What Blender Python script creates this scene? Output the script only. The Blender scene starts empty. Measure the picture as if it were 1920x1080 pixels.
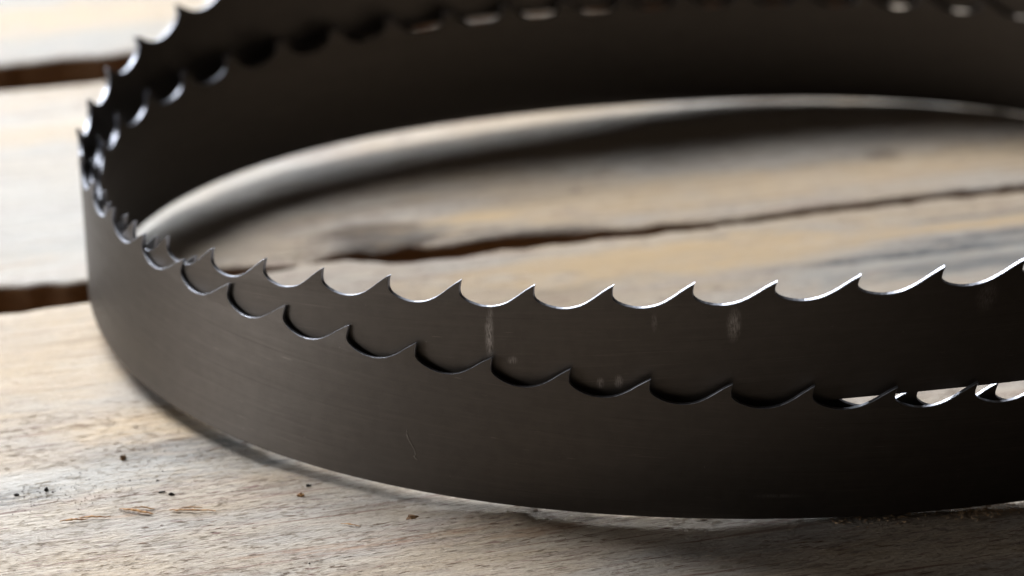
import bpy, bmesh, math, random
import numpy as np
from mathutils import Vector, Matrix, noise as mn

SC = bpy.context.scene
COL = SC.collection
MM = 0.001
RNG = random.Random(7)

# ------------------------------------------------------------------ camera, world, lamps, exposure
cam_d = bpy.data.cameras.new('camera')
cam = bpy.data.objects.new('camera', cam_d); COL.objects.link(cam); SC.camera = cam
CX, CD, CH, PITCH, ROLL, FPX = -68.825, 1060.277, 439.337, 0.389456, 0.011429, 6796.07
_R = Vector((1, 0, 0)); _D = Vector((0, -math.sin(PITCH), -math.cos(PITCH))); _F = Vector((0, math.cos(PITCH), -math.sin(PITCH)))
ex = _R * math.cos(ROLL) - _D * math.sin(ROLL); ey = -(_R * math.sin(ROLL) + _D * math.cos(ROLL))
M = Matrix((ex, ey, -_F)).transposed().to_4x4(); M.translation = Vector((CX, -CD, CH)) * MM
cam.matrix_world = M
cam_d.sensor_width = 36.0; cam_d.lens = FPX / 1920 * 36.0
cam_d.clip_start = 0.02; cam_d.clip_end = 50.0
cam_d.dof.use_dof = True
cam_d.dof.focus_distance = (Vector((10, -165, 30)) * MM - M.translation).dot(_F)
cam_d.dof.aperture_fstop = 9.0

world = bpy.data.worlds.new('World'); SC.world = world; world.use_nodes = True
bg = world.node_tree.nodes['Background']
bg.inputs['Color'].default_value = (1.0, 0.78, 0.58, 1); bg.inputs['Strength'].default_value = 0.030

def area(name, loc, target, sx, sy, power, color):
    l = bpy.data.lights.new(name, 'AREA'); l.shape = 'RECTANGLE'; l.size = sx; l.size_y = sy
    l.energy = power; l.color = color
    o = bpy.data.objects.new(name, l); COL.objects.link(o); o.location = loc
    o.rotation_euler = (Vector(target) - Vector(loc)).to_track_quat('-Z', 'Y').to_euler()
    return o
area('window_light', (-1.26, 1.24, 2.05), (0, 0, 0), 1.5, 0.9, 136, (0.97, 0.985, 1.0))
area('low_window_light', (-1.40, 2.65, 0.85), (0, 0, 0), 1.8, 0.8, 105, (0.91, 0.955, 1.0))
area('side_window_light', (-2.4, -0.60, 0.27), (0, 0, 0), 0.9, 0.4, 27, (0.98, 0.97, 0.96))
SC.view_settings.view_transform = 'Standard'; SC.view_settings.look = 'None'
SC.view_settings.gamma = 1.0; SC.view_settings.exposure = -0.08
SC.view_settings.use_curve_mapping = False
SC.cycles.use_denoising = True
SC.cycles.max_bounces = 8

# ------------------------------------------------------------------ node helpers
def new_mat(name):
    m = bpy.data.materials.new(name); m.use_nodes = True
    nt = m.node_tree; b = nt.nodes['Principled BSDF']
    return m, nt, b
class NB:
    def __init__(s, nt): s.nt = nt
    def n(s, t, **kw):
        x = s.nt.nodes.new(t)
        for k, v in kw.items(): setattr(x, k, v)
        return x
    def put(s, inp, v):
        if isinstance(v, bpy.types.NodeSocket): s.nt.links.new(v, inp)
        else:
            if isinstance(v, (tuple, list)) and len(v) == 3 and inp.type == 'RGBA': v = (*v, 1)
            inp.default_value = v
    def math(s, op, a, b=0.0, c=None, clamp=False):
        x = s.n('ShaderNodeMath', operation=op, use_clamp=clamp)
        s.put(x.inputs[0], a); s.put(x.inputs[1], b)
        if c is not None: s.put(x.inputs[2], c)
        return x.outputs[0]
    def ramp(s, v, lo, hi, a=0.0, b=1.0, smooth=True):
        x = s.n('ShaderNodeMapRange', interpolation_type='SMOOTHSTEP' if smooth else 'LINEAR')
        s.put(x.inputs['Value'], v); s.put(x.inputs['From Min'], lo); s.put(x.inputs['From Max'], hi)
        s.put(x.inputs['To Min'], a); s.put(x.inputs['To Max'], b)
        return x.outputs[0]
    def mix(s, f, a, b, mode='MIX'):
        x = s.n('ShaderNodeMix', data_type='RGBA', blend_type=mode)
        s.put(x.inputs[0], f); s.put(x.inputs[6], a); s.put(x.inputs[7], b)
        return x.outputs[2]
    def noise(s, vec, scale=1.0, detail=3.0, rough=0.55, dist=0.0):
        x = s.n('ShaderNodeTexNoise'); s.put(x.inputs['Vector'], vec)
        x.inputs['Scale'].default_value = scale; x.inputs['Detail'].default_value = detail
        x.inputs['Roughness'].default_value = rough; x.inputs['Distortion'].default_value = dist
        return x.outputs[0]
    def scalevec(s, vec, sc, off=(0, 0, 0)):
        x = s.n('ShaderNodeMapping'); s.put(x.inputs['Vector'], vec)
        x.inputs['Scale'].default_value = sc; x.inputs['Location'].default_value = off
        return x.outputs[0]
    def xyz(s, vec):
        x = s.n('ShaderNodeSeparateXYZ'); s.put(x.inputs[0], vec); return x.outputs
    def spot(s, X, Y, cx, cy, rx, ry, soft=0.6, rot=0.0):
        """smooth elliptical mask, 1 inside"""
        dx = s.math('SUBTRACT', X, cx); dy = s.math('SUBTRACT', Y, cy)
        if rot:
            c, q = math.cos(rot), math.sin(rot)
            dx, dy = (s.math('ADD', s.math('MULTIPLY', dx, c), s.math('MULTIPLY', dy, q)),
                      s.math('SUBTRACT', s.math('MULTIPLY', dy, c), s.math('MULTIPLY', dx, q)))
        a = s.math('DIVIDE', dx, rx); b = s.math('DIVIDE', dy, ry)
        r = s.math('SQRT', s.math('ADD', s.math('MULTIPLY', a, a), s.math('MULTIPLY', b, b)))
        return s.ramp(r, 1.0 - soft, 1.0 + soft, 1.0, 0.0)

# ------------------------------------------------------------------ wood (object coordinates are in metres along / across the grain)
def wood_mat(name, seed, warm=0.5, marks=()):
    m, nt, b = new_mat(name); B = NB(nt)
    tc = B.n('ShaderNodeTexCoord').outputs['Object']
    v = B.scalevec(tc, (1000, 1000, 1000), (seed * 311.0, seed * 97.0, 0))      # millimetres
    P0 = B.scalevec(tc, (1000, 1000, 1000))
    X, Y, Z = B.xyz(P0)
    patch = B.noise(B.scalevec(v, (.010, .030, .03)), 1, 3, .6)
    patch2 = B.noise(B.scalevec(v, (.018, .07, .05), (9, 4, 0)), 1, 4, .6, .4)
    streak = B.noise(B.scalevec(v, (.010, .17, .2), (3, 7, 0)), 1, 5, .65, .25)
    streak2 = B.noise(B.scalevec(v, (.03, .42, .4), (13, 2, 0)), 1, 4, .65, .2)
    dash = B.noise(B.scalevec(v, (.16, .62, .6), (5, 1, 0)), 1, 4, .7, .3)
    dash2 = B.noise(B.scalevec(v, (.40, 1.5, 1.2), (2, 8, 0)), 1, 3, .7, .2)
    fine = B.noise(B.scalevec(v, (.9, 2.6, 2.0)), 1, 5, .75)
    tan_c = (0.47, 0.365, 0.25); grey = (0.41, 0.375, 0.34); pale = (0.58, 0.50, 0.405); pink = (0.40, 0.29, 0.235)
    col = B.mix(B.ramp(patch, .36, .62), grey, tan_c)
    col = B.mix(B.ramp(patch2, .45, .70, 0, .75), col, pale)
    col = B.mix(B.ramp(streak, .50, .68, 0, .55), col, pink)
    col = B.mix(B.ramp(streak, .46, .28, 0, .8), col, (0.22, 0.145, 0.09))
    col = B.mix(B.ramp(streak2, .45, .28, 0, .7), col, (0.17, 0.12, 0.09))
    region = B.ramp(B.noise(B.scalevec(v, (.012, .035, .05), (21, 5, 0)), 1, 2, .5), .40, .58)
    dm = B.math('MULTIPLY', B.ramp(dash, .47, .34), B.math('ADD', B.math('MULTIPLY', region, .60), .18), clamp=True)
    col = B.mix(dm, col, (0.12, 0.06, 0.05))
    col = B.mix(B.ramp(dash2, .43, .28, 0, .8), col, (0.12, 0.075, 0.06))
    col = B.mix(B.ramp(fine, .30, .72, .0, .35), col, (0.70, 0.65, 0.58))
    speck = B.noise(B.scalevec(v, (1.1, 1.5, 1.2), (31, 5, 0)), 1, 2, .5)
    dirt = B.noise(B.scalevec(v, (.03, .08, .08), (17, 3, 0)), 1, 3, .6)
    col = B.mix(B.math('MULTIPLY', B.ramp(speck, .32, .26), B.ramp(dirt, .45, .62)), col, (0.06, 0.055, 0.05))
    stroke = B.noise(B.scalevec(v, (.10, .80, .6), (51, 11, 0)), 1, 2, .6, .5)
    col = B.mix(B.math('MULTIPLY', B.ramp(stroke, .40, .31), B.ramp(patch2, .40, .62, .25, .9)), col, (0.17, 0.075, 0.06))
    lines = B.noise(B.scalevec(v, (.007, .62, .5), (71, 15, 0)), 1, 3, .6, .35)
    col = B.mix(B.ramp(lines, .40, .33, 0, .75), col, (0.20, 0.105, 0.075))
    wob = B.math('MULTIPLY', B.math('SUBTRACT', B.noise(B.scalevec(v, (.06, .12, .1)), 1, 3, .6), .5), 1.6)
    hole = None
    for k in marks:
        kind, cx, cy, rx, ry = k[:5]; soft = k[6] if len(k) > 6 else .5
        msk = B.spot(B.math('ADD', X, B.math('MULTIPLY', wob, rx)), B.math('ADD', Y, B.math('MULTIPLY', wob, ry)), cx, cy, rx, ry, soft)
        a = k[5]
        tex = B.ramp(B.noise(B.scalevec(v, (.09, .55, .4), (cx, cy, 0)), 1, 5, .75), .38, .58, (.15 if kind in ('rust', 'dirt', 'dark') else .3 if kind == 'blue' else .5), 1.0)
        msk = B.math('MULTIPLY', msk, B.math('MULTIPLY', tex, a))
        c = {'blue': (0.075, 0.085, 0.10), 'tan': (0.60, 0.43, 0.24), 'bark': (0.085, 0.060, 0.045), 'pale': (0.72, 0.70, 0.66),
             'knot': (0.13, 0.095, 0.07), 'dirt': (0.16, 0.15, 0.14), 'grey': (0.36, 0.36, 0.35), 'dark': (0.05, 0.045, 0.04), 'rust': (0.33, 0.15, 0.06)}[kind]
        col = B.mix(msk, col, c)
    # edges of the plank (bark brown, rough)
    geo = B.n('ShaderNodeNewGeometry')
    nz = B.xyz(geo.outputs['True Normal'])[2]
    side = B.ramp(nz, .80, .35)
    col = B.mix(side, col, B.mix(B.noise(B.scalevec(v, (.05, .3, .4)), 1, 4, .6), (0.12, 0.06, 0.025), (0.32, 0.18, 0.085)))
    B.put(b.inputs['Base Color'], col)
    b.inputs['Roughness'].default_value = .62
    b.inputs['Specular IOR Level'].default_value = .45
    h = B.math('ADD', B.math('MULTIPLY', dash, 1.2), B.math('MULTIPLY', fine, .6))
    h = B.math('ADD', h, B.math('MULTIPLY', dash2, .5))
    h = B.math('ADD', h, B.math('MULTIPLY', streak2, .8))
    saw = B.n('ShaderNodeTexWave', wave_type='BANDS', bands_direction='X')
    B.put(saw.inputs['Vector'], B.scalevec(v, (.16, .11, 0))); saw.inputs['Scale'].default_value = 1.0; saw.inputs['Distortion'].default_value = 3.0
    h = B.math('ADD', h, B.math('MULTIPLY', saw.outputs[1], .04))
    bp = B.n('ShaderNodeBump'); bp.inputs['Strength'].default_value = .75; bp.inputs['Distance'].default_value = .0010
    B.put(bp.inputs['Height'], h); B.put(b.inputs['Normal'], bp.outputs[0])
    return m

def mesh_obj(name, verts, faces, mats, parent=None, smooth=True, uvs=None, mat_idx=None):
    me = bpy.data.meshes.new(name)
    me.from_pydata([tuple(v) for v in verts], [], faces)
    for m in mats: me.materials.append(m)
    if mat_idx is not None: me.polygons.foreach_set('material_index', mat_idx)
    if smooth: me.polygons.foreach_set('use_smooth', [True] * len(me.polygons))
    if uvs is not None:
        uv = me.uv_layers.new(name='UVMap')
        idx = [v for f in faces for v in f]
        uv.data.foreach_set('uv', [c for i in idx for c in uvs[i]])
    me.update()
    o = bpy.data.objects.new(name, me); COL.objects.link(o)
    if parent is not None: o.parent = parent
    return o
def tag(o, label=None, cat=None, group=None, kind=None):
    if label: o['label'] = label
    if cat: o['category'] = cat
    if group: o['group'] = group
    if kind: o['kind'] = kind
    return o

# ------------------------------------------------------------------ ground under the planks
gm, nt, b = new_mat('dark_earth'); B = NB(nt)
tc = B.n('ShaderNodeTexCoord').outputs['Object']
B.put(b.inputs['Base Color'], B.mix(B.noise(tc, 60, 5, .6), (0.035, 0.022, 0.014), (0.09, 0.06, 0.04))); b.inputs['Roughness'].default_value = .95
g = mesh_obj('ground', [(-6, -6, -.06), (6, -6, -.06), (6, 6, -.06), (-6, 6, -.06)], [(0, 1, 2, 3)], [gm], smooth=False)
tag(g, kind='structure')

# ------------------------------------------------------------------ planks
ANG = math.radians(19.05)
ca, sa = math.cos(ANG), math.sin(ANG)
def interp(pts, x):
    xs = [p[0] for p in pts]; ys = [p[1] for p in pts]
    return np.interp(x, xs, ys)
def fbm(x, y, z, o=4): return mn.fractal(Vector((x, y, z)), 0.6, 2.0, o, noise_basis='PERLIN_ORIGINAL')
def plank(name, lo, hi, x0, x1, thick, mat, seed, rough=1.2, dips=()):
    """board with an uneven waney edge: lo/hi = edge polylines in mm (along, across)"""
    xs = np.arange(x0, x1 + .1, 2.5)
    rows = 90
    V = []; Fc = []
    for i, x in enumerate(xs):
        a = interp(lo, x) + rough * fbm(x * .035, seed, 0, 5) * 1.6 + rough * .5 * fbm(x * .15, seed, 3, 3)
        c = interp(hi, x) + rough * fbm(x * .035, seed + 9.3, 0, 5) * 1.6 + rough * .5 * fbm(x * .15, seed + 5, 3, 3)
        prof = [(a + 2.5, -thick), (a + 1.0, -thick * .75), (a + .5, -thick * .4), (a + .1, -2.6), (a + .35, -1.0), (a + 1.1, -.25)]
        for j in range(rows + 1):
            t = j / rows; y = a + 2.4 + (c - a - 4.8) * t
            prof.append((y, 0.0))
        prof += [(c - 1.1, -.25), (c - .35, -1.0), (c - .1, -2.6), (c - .5, -thick * .4), (c - 1.0, -thick * .75), (c - 2.5, -thick)]
        for k, (y, z) in enumerate(prof):
            if z > -3:
                z += .28 * fbm(x * .02, y * .09, seed, 4)
                for (dx, dy, rx, ry, dep) in dips:
                    q = ((x - dx) / rx) ** 2 + ((y - dy) / ry) ** 2
                    if q < 1: z -= dep * (1 - q) ** 1.5 * (1 + .6 * fbm(x * .12, y * .25, seed, 3))
            else: y += .8 * fbm(x * .08, z * .2, seed + k, 3)
            V.append((x * MM, y * MM, z * MM))
    n = len(prof)
    for i in range(len(xs) - 1):
        for k in range(n - 1):
            p = i * n + k; Fc.append((p, p + n, p + n + 1, p + 1))
        Fc.append((i * n + n - 1, (i + 1) * n + n - 1, (i + 1) * n, i * n))
    Fc.append(tuple(range(n))); Fc.append(tuple(reversed(range((len(xs) - 1) * n, len(xs) * n))))
    o = mesh_obj(name, V, Fc, [mat]); o.rotation_euler.z = ANG; o.location = (.0007, .0026, 0)
    return o
A_EDGE = [(-800, 57), (-223, 57.7), (-193, 60.3), (-134, 68.0), (-107, 70.2), (-88, 61.5), (-72, 61.5), (-53, 64.1), (-25, 63.0), (-7, 61.4), (52, 62.9), (91, 62.3), (136, 61.6), (900, 60)]
B_EDGE = [(-800, 79), (-219, 78.3), (-189, 75.3), (-132, 73.5), (-107, 75.5), (-98, 77.0), (-80, 78.0), (-69, 73.0), (-51, 72.5), (-30, 70.5), (-5, 68.0), (53, 67.2), (93, 67.6), (138, 67.2), (900, 66)]
mA = wood_mat('sawn_wood_front', 1.3, marks=[
    ('grey', 95, 10, 70, 15, .85), ('blue', 78, 19, 50, 3.2, 1.0), ('blue', 122, 27, 50, 3.0, .95), ('blue', 92, 5, 44, 5, .7), ('blue', 120, 44, 40, 2.0, .6), ('tan', 5, 38, 62, 14, .8), ('tan', 116, 37, 50, 3.5, .8), ('tan', -218, 20, 60, 34, .4), ('tan', -190, -38, 34, 12, .6),
    ('tan', -40, 45, 50, 6, .5), ('knot', -50, 22, 14, 4, .35), ('pale', -241, -68, 40, 9, .6), ('dirt', -243, -74, 12, 5, .9), ('dirt', -192, -58, 26, 8, .8), ('grey', -202, -70, 46, 12, .6), ('dark', -168, -73, 7, 1.4, .8, .3),
    ('rust', -152, -133, 30, 1.6, .45), ('rust', -110, -139, 16, 2.4, .4), ('rust', -175, -130, 24, 1.2, .4), ('rust', -210, -95, 14, 1.0, .4), ('dirt', -20, -165, 60, 14, .35)])
mB = wood_mat('sawn_wood_middle', 4.7, marks=[
    ('knot', -92, 88, 20, 9, .75, .35), ('dirt', -86, 84, 26, 7, .8), ('bark', -94, 90, 17, 6, .8, .4), ('bark', -80, 80, 30, 2.2, 1.0), ('tan', -55, 92, 16, 4, .9), ('bark', -45, 73, 30, 3.0, .8), ('knot', -45, 78, 22, 4, .5), ('knot', 101, 108, 6, 7, .6), ('pale', 48, 145, 90, 25, .5), ('tan', 60, 92, 120, 12, .5), ('pale', -190, 165, 70, 80, .35), ('grey', -190, 160, 90, 70, .45), ('grey', -180, 105, 40, 9, .5), ('tan', -185, 215, 60, 10, .5)])
mC = wood_mat('sawn_wood_back', 8.1, marks=[('grey', -150, 380, 140, 90, .6), ('grey', -150, 318, 90, 12, .4), ('tan', -150, 345, 90, 18, .6), ('grey', -150, 375, 90, 14, .6)])
pa = plank('wooden_plank', [(-900, -235), (900, -262)], A_EDGE, -640, 640, 26, mA, 1.5, dips=[(-165, -72, 26, 12, .6), (-122, -128, 40, 16, -1.0)])
tag(pa, 'wide pale front plank carrying the loose splinters and dark crumbs', 'plank', 'planks under the saw blade')
pb = plank('wooden_plank', B_EDGE, [(-900, 265.5), (900, 267.5)], -640, 640, 26, mB, 6.2, dips=[(-90, 77, 22, 8, 2.2), (-40, 70, 24, 5, 3.0), (-118, 76, 16, 6, 2)])
tag(pb, 'middle sawn plank inside the blade loop with a dark bark patch on its near edge', 'plank', 'planks under the saw blade')
pc = plank('wooden_plank', [(-900, 295), (900, 296)], [(-900, 530), (900, 530)], -640, 640, 26, mC, 11.7)
tag(pc, 'farthest blurred pale plank, behind the saw blade at the top left', 'plank', 'planks under the saw blade')
# ------------------------------------------------------------------ the saw blade: one endless band coiled in three loops
# spline coefficients every 20 degrees along the three turns: loop radius, height of the back edge, outward lean (mm)
W = 43.669
KR = [156.97, 163.98, 179.87, 193.99, 199.36, 204.96, 201.78, 184.37, 173.25, 183.88, 204.95, 219.27, 221.1, 214.38, 204.66, 194.09, 182.04, 168.91, 158.49, 159.91, 172.99, 187.36, 198.7, 202.45, 194.63, 180.8, 175.73, 186.64, 206.25, 220.73, 222.27, 212.83, 198.18, 182.53, 167.69, 155.65, 151.25, 158.69, 172.36, 185.72, 196.63, 200.34, 191.35, 178.36, 173.78, 184.03, 203.3, 220.61, 226.53, 220.16, 206.04, 189.15, 173.04, 160.9]
KZ = [1.27, 1.62, 3.68, 5.42, 6.81, 7.87, 25.01, 42.33, 42.64, 38.99, 37.52, 37.81, 38.41, 38.99, 40.2, 42.38, 44.42, 43.57, 37.17, 26.53, 19.7, 11.2, 1.95, 1.86, 3.7, 4.36, 3.62, 1.12, 0.42, 0.53, 1.03, 3.93, 7.57, 8.03, 3.9, -0.5, 1.71, 6.3, 9.34, 6.48, 2.69, 4.45, 5.23, 6.04, 5.78, 3.46, 1.19, 1.51, 1.05, 1.29, 2.75, 3.96, 3.57, 2.23]
KL = [6.7, 1.46, -5.81, -8.89, -1.85, 6.42, 5.87, -0.28, -5.4, -7.05, -6.32, -5.08, -4.24, -3.52, -1.79, 2.09, 8.11, 13.68, 13.76, 6.7, -1.06, -3.95, -1.23, 2.44, 2.56, -0.96, -4.65, -5.75, -4.22, -1.52, 1.12, 3.71, 6.81, 10.43, 13.22, 12.6, 7.16, 0.31, -4.14, -4.17, -0.81, 1.71, -0.34, -4.24, -5.71, -4.89, -3.78, -2.47, -0.14, 3.37, 7.34, 10.48, 11.51, 9.98]
PHASE = ((-40.0, 2.9183), (320.0, 2.7308), (680.0, 2.5193))
PITCH_T = 22.2; DEP = 7.0; TH = 1.15
NK = len(KR); GSP = 20.0
KR, KZ, KL = np.array(KR), np.array(KZ), np.array(KL)
def bsp(c, s):
    u = np.asarray(s, float) / GSP; i = np.floor(u).astype(int); t = u - i
    b = [(1-t)**3/6, (3*t**3-6*t*t+4)/6, (-3*t**3+3*t*t+3*t+1)/6, t**3/6]
    return sum(b[k] * c[(i + k - 1) % NK] for k in range(4))
def cpos(s, h, off=0.0):
    """point on the band: s degrees along the coil, h mm above the back edge, off = sideways (outwards positive)"""
    r = bsp(KR, s); z = bsp(KZ, s); l = bsp(KL, s); hh = np.sqrt(W * W - l * l)
    th = np.radians(-90 - np.asarray(s, float)); q = h / W
    rr = r + l * q; zz = z + hh * q
    ds = .25
    th1 = np.radians(-90 - (s + ds)); th0 = np.radians(-90 - (s - ds))
    r1 = bsp(KR, s + ds) + bsp(KL, s + ds) * q; r0 = bsp(KR, s - ds) + bsp(KL, s - ds) * q
    tx, ty = r1*np.cos(th1)-r0*np.cos(th0), r1*np.sin(th1)-r0*np.sin(th0)
    n = np.hypot(tx, ty); tx, ty = tx/n, ty/n           # clockwise travel -> outward is left of travel
    nx, ny = -ty, tx
    cl = hh / W; nzz = -l / W
    return np.stack([rr*np.cos(th) + nx*off*cl, rr*np.sin(th) + ny*off*cl, zz + nzz*off], -1)
# arc length table along the tooth tips and the tooth numbering (an even pitch, eased a little out of view so the teeth close)
sg = np.arange(-60, 1100.01, .5)
tp = cpos(sg, W); Ls = np.concatenate([[0], np.cumsum(np.linalg.norm(np.diff(tp, axis=0), axis=1))])
anch = []
for (s0, ph), (a, bnd) in zip(PHASE, ((-60, 175), (320, 560), (680, 940))):
    L0 = np.interp(s0, sg, Ls) + ph * PITCH_T
    for sv in (a if a > -60 else -45, bnd):
        anch.append((float(np.interp(sv, sg, Ls)), (float(np.interp(sv, sg, Ls)) - L0) / PITCH_T, len(anch) // 2))
NT = []; base = 0.0
for k in range(0, len(anch), 2):
    if k:
        gapn = (anch[k][0] - anch[k-1][0]) / PITCH_T          # teeth in the unseen stretch
        base = NT[-1][1] + gapn - anch[k][1]; base = round(base)
    NT.append((anch[k][0], anch[k][1] + base)); NT.append((anch[k+1][0], anch[k+1][1] + base))
Ltot = float(np.interp(1080 - 45, sg, Ls)) - NT[0][0]
nteeth = round(NT[-1][1] + (NT[0][0] + Ltot - NT[-1][0]) / PITCH_T - NT[0][1])
NT.append((NT[0][0] + Ltot, NT[0][1] + nteeth))
nl = np.array([p[0] for p in NT]); nn = np.array([p[1] for p in NT])
def s_of(nval):
    """coil angle of (fractional) tooth number"""
    nv = np.asarray(nval, float); w = np.floor((nv - nn[0]) / nteeth)
    L = np.interp(nv - w * nteeth, nn, nl)
    return np.interp(L, Ls, sg) + w * 1080.0

def blade_mat():
    m, nt, b = new_mat('dark_band_steel'); B = NB(nt)
    uv = B.n('ShaderNodeUVMap').outputs[0]; X, Y, _ = B.xyz(uv)       # millimetres: coil angle / height
    v3 = B.scalevec(uv, (1, 1, 1))
    lng = B.noise(B.scalevec(uv, (.05, .9, 1)), 1, 5, .6)
    mott = B.noise(B.scalevec(uv, (.22, .20, 1)), 1, 5, .6)
    grain = B.noise(B.scalevec(uv, (6, 5.6, 1)), 1, 3, .7)
    band = B.noise(B.scalevec(uv, (.012, .22, 1), (4, 9, 0)), 1, 3, .5)
    c = B.mix(B.ramp(mott, .3, .7), (0.060, 0.053, 0.047), (0.070, 0.062, 0.055))
    c = B.mix(B.ramp(lng, .45, .75, 0, .4), c, (0.095, 0.083, 0.074))
    c = B.mix(B.ramp(grain, .35, .75, 0, .55), c, (0.115, 0.10, 0.089))
    # chalky scuffs: angle, height, half widths, strength
    tot = None
    for (cx, cy, rx, ry, a) in SCUFFS:
        k = B.spot(X, Y, cx, cy, rx, ry, .8)
        t = B.noise(B.scalevec(uv, (4.2, .45, 1), (cx, cy, 0)), 1, 4, .75)
        k = B.math('MULTIPLY', B.math('MULTIPLY', k, a), B.ramp(t, .42, .58), clamp=True)
        tot = k if tot is None else B.math('MAXIMUM', tot, k)
    c = B.mix(tot, c, (0.42, 0.39, 0.37))
    # long rolling scratches and a few handling scratches
    scr = B.noise(B.scalevec(uv, (.018, 3.2, 1), (3, 2, 0)), 1, 2, .5)
    c = B.mix(B.ramp(scr, .66, .74, 0, .22), c, (0.24, 0.21, 0.185))
    scr2 = B.noise(B.scalevec(uv, (.010, 2.2, 1), (43, 12, 0)), 1, 2, .5)
    c = B.mix(B.ramp(scr2, .36, .28, 0, .35), c, (0.030, 0.026, 0.023))
    rot = B.n('ShaderNodeMapping'); B.put(rot.inputs['Vector'], uv); rot.inputs['Rotation'].default_value = (0, 0, 1.25); rot.inputs['Scale'].default_value = (.09, 2.6, 1)
    c = B.mix(B.ramp(B.noise(rot.outputs[0], 1, 1, .5), .77, .80, 0, .35), c, (0.28, 0.25, 0.22))
    dust = B.ramp(B.noise(B.scalevec(uv, (2.4, 1.4, 1), (8, 3, 0)), 1, 1, .5), .80, .84)
    c = B.mix(dust, c, (0.3, 0.28, 0.26))
    B.put(b.inputs['Base Color'], c)
    b.inputs['Metallic'].default_value = .85
    b.inputs['IOR'].default_value = 1.6
    B.put(b.inputs['Roughness'], B.math('ADD', B.ramp(band, .3, .7, .46, .50), B.math('MULTIPLY', tot, .3)))
    bp = B.n('ShaderNodeBump'); bp.inputs['Strength'].default_value = .25; bp.inputs['Distance'].default_value = .0002
    B.put(bp.inputs['Height'], B.math('ADD', grain, B.math('MULTIPLY', lng, .8))); B.put(b.inputs['Normal'], bp.outputs[0])
    return m
# s, h measured in the same units as the UV map (s in mm along = degrees * 3.2)
K = 3.2
SCUFFS = [(386.5*K, 27.0, 1.0, 5.0, .9), (386.3*K, 32, .7, 4.5, .4), (363.2*K, 29.5, 1.5, 4.0, .9), (375.8*K, 12.3, .9, 1.3, .6), (374.0*K, 12.4, 1.0, 1.6, .7), (341.2*K, 32, 2.2, 4.0, .35), (370.5*K, 31.7, .7, 2.4, .3),
          (-1.8*K, 7.8, 6, .5, .25), (384.3*K, 20, 1.2, .9, .5)]
steel = blade_mat()
rim, nt, b = new_mat('ground_bright_edge'); B = NB(nt)
b.inputs['Metallic'].default_value = 1.0
tcx = B.n('ShaderNodeTexCoord').outputs['Object']
B.put(b.inputs['Roughness'], B.ramp(B.noise(B.scalevec(tcx, (1, 1, .15)), 1400, 3, .6), .3, .7, .32, .58))
B.put(b.inputs['Base Color'], B.mix(B.noise(tcx, 1300, 3, .7), (0.15, 0.16, 0.19), (0.42, 0.44, 0.50)))

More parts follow.
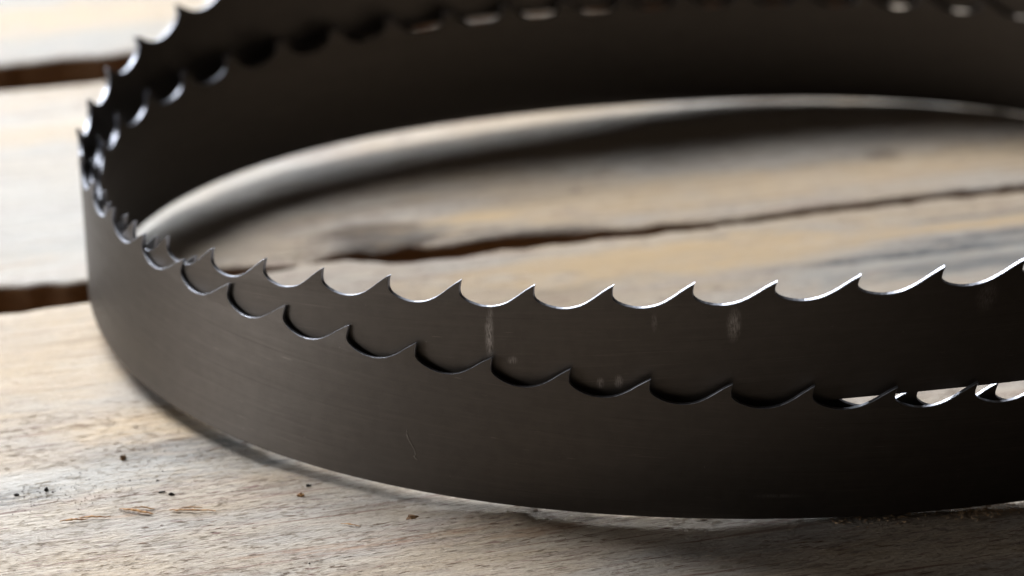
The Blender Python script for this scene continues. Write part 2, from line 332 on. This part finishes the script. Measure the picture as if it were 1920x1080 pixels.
# outline of one tooth: (mm to the cutting side, depth below the tip line)
DEP = 7.4
PR0 = [(-14.5, 7.0), (-13.3, 6.95), (-12.2, 6.8), (-10.8, 6.5), (-9.5, 6.08), (-8.1, 5.42), (-6.7, 4.6), (-5.3, 3.65), (-3.9, 2.58), (-2.6, 1.66), (-1.3, .80), (-.12, .06), (0.03, .0),
      (-.02, .25), (-.28, 1.5), (-.42, 2.8), (-.28, 3.8), (.25, 4.55), (1.1, 5.2), (2.2, 5.8), (3.4, 6.24), (4.8, 6.62), (6.2, 6.9), (7.7, 7.0)]
PR0 = [(a, b * DEP / 7.0) for a, b in PR0]
PB = np.linspace(-14.5, 7.7, len(PR0))          # foot of every outline point on the root line
NR = 5
BASEH = W - DEP - .05
def tooth_geo(n, setdir):
    jr = random.Random(int(round(n * 7919)))
    j1, j2, j3 = jr.uniform(-.16, .16), jr.uniform(-.14, .14), jr.uniform(.0, .16)
    PR = [(u + j1 * math.exp(-(u / 3.0) ** 2), max(dd, j3) if abs(u) < 1 and dd < j3 else dd + j2 * math.exp(-((u + 5) / 4.0) ** 2) + .05 * mn.noise(Vector((u * 1.3, n * 3.1, 0))) * (1 if 0 < i < 23 else 0)) for i, (u, dd) in enumerate(PR0)]
    V = []; Fc = []; MI = []; UV = []
    m = len(PR)
    def setoff(h): return setdir * .42 * max(0, (h - BASEH) / DEP) ** 1.3
    # inner outline (the flat sides stop a little short of the rim)
    inn = []
    for i, (u, dpt) in enumerate(PR):
        a = PR[max(i-1, 0)]; c = PR[min(i+1, m-1)]
        tx, ty = c[0]-a[0], -(c[1]-a[1]); L = math.hypot(tx, ty)
        nx, ny = ty/L, -tx/L                                  # inward
        e = .13
        if i in (0, m-1): nx, ny = 0, -1
        inn.append((u + nx*e, dpt - ny*e))
    def add(u, h, off):
        s = float(s_of(n - u / PITCH_T))
        V.append(cpos(s, h, off + setoff(h)) * MM); UV.append(((s if s < 1075 or True else s) * K, h)); return len(V)-1
    for side in (1, -1):
        ids = []
        for i in range(m):
            col = []
            for r in range(NR + 1):
                t = r / NR
                u = PB[i] + (inn[i][0] - PB[i]) * t
                h = BASEH + (W - inn[i][1] - BASEH) * t
                col.append(add(u, h, side * TH / 2))
            ids.append(col)
        for i in range(m-1):
            for r in range(NR):
                q = (ids[i][r], ids[i+1][r], ids[i+1][r+1], ids[i][r+1])
                if side > 0: q = q[::-1]
                # u grows towards smaller s, outward side: order flips
                Fc.append(q if True else q); MI.append(0)
        # bevel
        b0 = []; b1 = []
        for i in range(m):
            b0.append(add(inn[i][0], W - inn[i][1], side * TH / 2)); b1.append(add(PR[i][0], W - PR[i][1], side * (TH/2 - .13)))
        for i in range(m-1):
            q = (b0[i], b0[i+1], b1[i+1], b1[i])
            if side > 0: q = q[::-1]
            Fc.append(q); MI.append(1)
    # rim
    r0 = []; r1 = []
    TIP = 12
    for i in range(m):
        r0.append(add(PR[i][0], W - PR[i][1], (TH/2 - .13))); r1.append(add(PR[i][0], W - PR[i][1], -(TH/2 - .13)))
        if i == TIP:
            r0.append(add(PR[i][0], W - PR[i][1], (TH/2 - .13))); r1.append(add(PR[i][0], W - PR[i][1], -(TH/2 - .13)))
    for i in range(len(r0)-1):
        if i == TIP: continue
        Fc.append((r0[i], r1[i], r1[i+1], r0[i+1])); MI.append(1)
    return V, Fc, MI, UV

root = bpy.data.objects.new('band_saw_blade', None); COL.objects.link(root)
tag(root, 'dark steel band saw blade coiled in loose loops, standing teeth up on the sawn planks', 'saw blade')

# the band itself: sides up to the root line, square back edge
nv = np.arange(0, nteeth, 1/14.0) + nn[0]
SS = s_of(nv); order = len(SS)
V = []; Fc = []; UV = []; MI = []
def ring(h, off, hshift=0):
    st = len(V)
    P = cpos(SS, h, off) * MM
    for p, s in zip(P, SS): V.append(p); UV.append((s * K, h))
    # closing column with its own UV
    V.append(P[0]); UV.append(((SS[0] + 1080) * K, h))
    return st
hs = np.linspace(.25, BASEH, 12)
for side in (1, -1):
    rg = [ring(h, side * TH / 2) for h in hs]
    for a, c in zip(rg[:-1], rg[1:]):
        for i in range(order):
            q = (a + i, a + i + 1, c + i + 1, c + i)
            Fc.append(q if side > 0 else q[::-1]); MI.append(0)
    a, c = ring(.25, side * TH / 2), ring(0.0, side * (TH/2 - .25))
    for i in range(order):
        q = (c + i, c + i + 1, a + i + 1, a + i)
        Fc.append(q if side > 0 else q[::-1]); MI.append(0)
a, c = ring(0.0, TH/2 - .25), ring(0.0, -(TH/2 - .25))
for i in range(order):
    Fc.append((c + i, c + i + 1, a + i + 1, a + i)); MI.append(0)
mesh_obj('band', V, Fc, [steel, rim], root, True, UV, MI)

# teeth: the hundred that show nearest are parts of their own, the rest one row
cp = np.array((CX, -CD, CH))
ton = []
for k in range(nteeth):
    n = nn[0] + (math.ceil(nn[0]) - nn[0]) + k
    s = float(s_of(n)); p = cpos(s, W)
    dv = p - cp; dep = dv.dot(np.array(_F)); u = dv.dot(np.array(ex)) / dep * FPX; w_ = -dv.dot(np.array(ey)) / dep * FPX
    vis = abs(u) < 1010 and abs(w_) < 590
    ton.append((0 if vis else 1, dep, n, k))
ton.sort()
RV = []; RF = []; RM = []; RU = []
for idx, (_, _, n, k) in enumerate(ton):
    V, Fc, MI, UV = tooth_geo(n, (0, 1, -1)[k % 3])
    if idx < 100: mesh_obj('tooth', V, Fc, [steel, rim], root, True, UV, MI)
    else:
        o0 = len(RV); RV += V; RF += [tuple(i + o0 for i in f) for f in Fc]; RM += MI; RU += UV
tag(mesh_obj('tooth_row', RV, RF, [steel, rim], root, True, RU, RM), kind='stuff')
print('TEETH', nteeth, 'visible', sum(1 for t in ton if t[0] == 0))
# ------------------------------------------------------------------ loose things on the wood
def along(x, y): return Vector((x * ca - y * sa, x * sa + y * ca, 0))
def simple_mat(name, c1, c2, rough=.7, sc=(300, 300, 300)):
    m, nt, b = new_mat(name); B = NB(nt)
    tc = B.n('ShaderNodeTexCoord').outputs['Object']
    B.put(b.inputs['Base Color'], B.mix(B.ramp(B.noise(B.scalevec(tc, sc), 1, 4, .6), .35, .65), c1, c2)); b.inputs['Roughness'].default_value = rough
    return m
spl_m = simple_mat('fresh_splinter_wood', (0.20, 0.085, 0.025), (0.50, 0.28, 0.11), .7, (900, 900, 900))
chip_m = simple_mat('wood_chip_brown', (0.12, 0.06, 0.03), (0.36, 0.22, 0.10))
crumb_m = simple_mat('dark_crumb', (0.012, 0.012, 0.012), (0.05, 0.045, 0.04), .9)
fib_m = simple_mat('pale_fibre', (0.35, 0.32, 0.28), (0.6, 0.55, 0.5), .6)
dust_m = simple_mat('sawdust', (0.36, 0.22, 0.11), (0.72, 0.52, 0.32), .85, (900, 900, 900))

def tube(pts, rad, k=6, flat=1.0):
    V = []; Fc = []
    n = len(pts)
    for i, p in enumerate(pts):
        t = (pts[min(i+1, n-1)] - pts[max(i-1, 0)]).normalized()
        up = Vector((0, 0, 1)); a = t.cross(up)
        a = a.normalized() if a.length > 1e-6 else Vector((1, 0, 0)); b2 = a.cross(t).normalized()
        r = rad[i] if isinstance(rad, list) else rad
        for j in range(k):
            q = 2 * math.pi * j / k
            V.append(p + a * math.cos(q) * r + b2 * math.sin(q) * r * flat)
    for i in range(n-1):
        for j in range(k): Fc.append((i*k+j, i*k+(j+1) % k, (i+1)*k+(j+1) % k, (i+1)*k+j))
    Fc.append(tuple(reversed(range(k)))); Fc.append(tuple(range((n-1)*k, n*k)))
    return V, Fc
def splinter(name, p0, p1, w, lift, label, cat, mat, seed, group=None, bend=.02):
    r = random.Random(seed); a = Vector((*p0, 0)); c = Vector((*p1, 0)); L = (c - a).length
    side = Vector((-(c-a).y, (c-a).x, 0)).normalized()
    pts = []; rad = []
    N = 12
    for i in range(N + 1):
        t = i / N
        p = a.lerp(c, t) + side * (bend * L * math.sin(t * 3.1) + r.uniform(-.05, .05) * L * .4)
        p.z = w * .42 + lift * .35 * math.sin(t * 3.14159) ** 2 + r.uniform(0, .12) + (.1 if t else 0)
        pts.append(p - a); rad.append(w * (.18 + .82 * math.sin(math.pi * min(max(t, .04), .96)) ** .6) * r.uniform(.7, 1.1) * .5)
    V, Fc = tube([p * MM for p in pts], [q * MM for q in rad], 6, .55)
    o = mesh_obj(name, V, Fc, [mat], smooth=False); o.location = a * MM
    return tag(o, label, cat, group)
G = 'loose splinters on the front plank'
splinter('splinter', (-192.4, -163.5), (-184.8, -162.1), 1.0, .3, 'longest thin orange splinter at the far left end of the splinters on the front plank', 'splinter', spl_m, 1, G)
splinter('splinter', (-187.5, -161.2), (-178.7, -160.7), .9, .5, 'short orange splinter lying over the right end of the leftmost long splinter', 'splinter', spl_m, 2, G)
splinter('splinter', (-176.8, -155.3), (-167.2, -158.6), 1.1, .6, 'orange splinter slanting down to the right, front one of the crossed pair', 'splinter', spl_m, 3, G)
splinter('splinter', (-173.5, -154.2), (-167.1, -155.3), .8, .9, 'short grey brown splinter just behind the slanting orange splinter', 'splinter', chip_m, 4, G)
splinter('splinter', (-163.0, -155.9), (-150.1, -156.1), .9, .4, 'rightmost pale brown splinter of the group, frayed at its end', 'splinter', spl_m, 5, G)
splinter('splinter', (-160.5, -154.4), (-154.0, -153.7), .7, .5, 'small brown splinter directly behind the rightmost frayed splinter', 'splinter', chip_m, 6, G)
splinter('splinter', (-115.2, -162.5), (-110.0, -164.1), .5, .3, 'thin orange splinter lying alone between the splinter group and the brown chip', 'splinter', spl_m, 7, G)

def chip(name, p, size, label, cat, mat, seed, group=None, h=.5):
    r = random.Random(seed); bm = bmesh.new(); bmesh.ops.create_icosphere(bm, subdivisions=2, radius=1)
    for v in bm.verts:
        q = 1 + .75 * mn.noise(v.co * 1.7 + Vector((seed * 3.3, 0, 0)))
        v.co = Vector((v.co.x * size * q, v.co.y * size * .55 * q, max(v.co.z * size * h * q, -size * h * .6))) * MM
    me = bpy.data.meshes.new(name); bm.to_mesh(me); bm.free(); me.materials.append(mat)
    o = bpy.data.objects.new(name, me); COL.objects.link(o); o.location = (p[0] * MM, p[1] * MM, size * h * .5 * MM); o.rotation_euler.z = r.uniform(0, 1)
    return tag(o, label, cat, group)
GC = 'dark crumbs on the front plank'
chip('crumb', (-206.6, -146.5), .75, 'flat black crumb nearest the left edge of the front plank view', 'crumb', crumb_m, 1, GC)
chip('crumb', (-198.6, -143.1), .7, 'tall grey crumb just right of the leftmost black crumb', 'crumb', crumb_m, 2, GC, .9)
chip('crumb', (-166.2, -143.8), .85, 'flat dark crumb, left one of the close pair above the splinters', 'crumb', crumb_m, 3, GC)
chip('crumb', (-163.3, -145.4), .75, 'blackest crumb, right one of the close pair above the splinters', 'crumb', crumb_m, 4, GC, .8)
chip('crumb', (-168.1, -136.1), .5, 'tiny dark crumb behind the close pair of crumbs', 'crumb', crumb_m, 5, GC)
chip('wood_chip', (-179.3, -121.8), .95, 'small brown chip lying alone on the clean pale wood left of the blade', 'wood chip', chip_m, 6, None, .9)
chip('wood_chip', (-95.6, -158.9), 1.7, 'dark brown wood chip in front of the blade below the fibre', 'wood chip', chip_m, 7)
chip('wood_chip', (-127.3, -144.7), 1.1, 'yellowish wood chip just outside the bright gap under the blade', 'wood chip', spl_m, 8)
chip('crumb', (-125.5, -138.4), .8, 'dark crumb close to the shaded wood beside the gap under the blade', 'crumb', crumb_m, 9, GC)

# curled sawdust heap close to the blade at the right
r = random.Random(5); V = []; Fc = []
for i in range(420):
    cx = r.gauss(64, 5.5); cy = -147.5 + (cx - 62) * .2 + r.gauss(0, 2.6)
    if r.random() < .35: cx = r.uniform(20, 80); cy = -156 + (cx - 20) * .16 + r.gauss(0, 2.5)
    cz = max(0, 1.6 * math.exp(-((cx - 64) / 7) ** 2 - ((cy + 147.5) / 3) ** 2)) * r.random() + .15
    a = r.uniform(0, 6.28); L = r.uniform(.3, 1.5); cur = r.uniform(-2.5, 2.5)
    pts = []
    for j in range(5):
        t = j / 4 - .5; an = a + cur * t
        pts.append(Vector((cx + math.cos(an) * L * t * 1.2, cy + math.sin(an) * L * t * 1.2, cz + .35 * abs(math.sin(t * 3)) * r.random())) * MM)
    v, f = tube(pts, r.uniform(.05, .14) * MM, 4, .7); o0 = len(V); V += v; Fc += [tuple(k + o0 for k in q) for q in f]
tag(mesh_obj('sawdust', V, Fc, [dust_m], smooth=False), 'small curled heap of brown sawdust on the plank in front of the blade at the right', 'sawdust', None, 'stuff')

# thin fibre stuck on the outside of the front loop
pts = []
for t in np.linspace(0, 1, 20):
    s = 34.1 + (33.0 - 34.1) * t + .12 * math.sin(t * 7); h = 17.4 + (9.3 - 17.4) * t
    if t > .85: s += .5 * math.sin((t - .85) * 30) * .35
    pts.append(Vector(cpos(s, h, TH / 2 + .12)) * MM)
V, Fc = tube(pts, .055 * MM, 5)
tag(mesh_obj('fibre', V, Fc, [fib_m]), 'fine pale fibre clinging to the outside of the front blade loop', 'fibre')

# raised wood fibres and fine saw fuzz lying along the grain of the front plank (nobody could count them)
def fuzz(name, mat, count, seed, lo, hi, wmin, wmax, lmin, lmax, spread, label, along_rng, across_rng):
    r = random.Random(seed); V = []; Fc = []
    for i in range(count):
        x = r.uniform(*along_rng); y = r.uniform(*across_rng)
        if mn.noise(Vector((x * .03, y * .09, seed))) < lo: continue
        L = r.uniform(lmin, lmax) * (1.6 if r.random() < .1 else 1); a = r.gauss(0, spread); w = r.uniform(wmin, wmax)
        z0 = .02; cur = r.uniform(-.25, .25)
        pts = []
        for j in range(5):
            t = j / 4 - .5
            px, py = x + L * t * math.cos(a + cur * t), y + L * t * math.sin(a + cur * t)
            p = along(px, py); pts.append(Vector((p.x + .7, p.y + 2.6, surf_z(px, py) + z0 + w * .3 + r.random() * hi)) * MM)
        v, f = tube(pts, [w * MM * q for q in (.25, .8, 1, .8, .25)], 4, .6); o0 = len(V); V += v; Fc += [tuple(k + o0 for k in q) for q in f]
    return tag(mesh_obj(name, V, Fc, [mat], smooth=False), label, None, None, 'stuff')
def surf_z(x, y):
    z = .28 * fbm(x * .02, y * .09, 1.5, 4)
    for (dx, dy, rx, ry, dep) in ((-165, -72, 26, 12, .6), (-122, -128, 40, 16, -1.0)):
        q = ((x - dx) / rx) ** 2 + ((y - dy) / ry) ** 2
        if q < 1: z -= dep * (1 - q) ** 1.5 * (1 + .6 * fbm(x * .12, y * .25, 1.5, 3))
    return z
pf_m = simple_mat('raised_pale_fibre', (0.42, 0.33, 0.24), (0.68, 0.60, 0.50))
df_m = simple_mat('torn_brown_fibre', (0.16, 0.08, 0.05), (0.34, 0.20, 0.12))
fuzz('wood_fibres', pf_m, 9000, 3, -.25, .12, .05, .13, .6, 3.6, .10, 'pale fibres raised along the grain of the front plank', (-275, 40), (-205, -20))
fuzz('torn_fibres', df_m, 2400, 8, .02, .10, .05, .15, .8, 4.5, .08, 'brown torn fibres scattered along the grain of the front plank', (-275, 40), (-205, -20))

# fine dark grit lying in the grain (nobody could count it)
r = random.Random(21); V = []; Fc = []
for i in range(520):
    if r.random() < .55: x = r.gauss(-236, 16); y = r.gauss(-76, 6)
    elif r.random() < .6: x = r.gauss(-186, 16); y = r.gauss(-62, 6)
    else: x = r.uniform(-265, 30); y = r.uniform(-185, -40)
    q = r.uniform(.06, .20) * (1.6 if r.random() < .06 else 1); p = along(x, y); z = surf_z(x, y) + q * .3
    c0 = Vector((p.x + .7, p.y + 2.6, z)); o0 = len(V)
    for d in ((1, 0, 0), (0, 1, 0), (-1, 0, 0), (0, -1, 0), (0, 0, .8), (0, 0, -.8)):
        V.append((c0 + Vector(d) * q * r.uniform(.6, 1.5)) * MM)
    for f in ((0, 1, 4), (1, 2, 4), (2, 3, 4), (3, 0, 4), (1, 0, 5), (2, 1, 5), (3, 2, 5), (0, 3, 5)): Fc.append(tuple(k + o0 for k in f))
tag(mesh_obj('grit', V, Fc, [crumb_m], smooth=False), 'fine dark grit caught in the grain of the front plank', None, None, 'stuff')
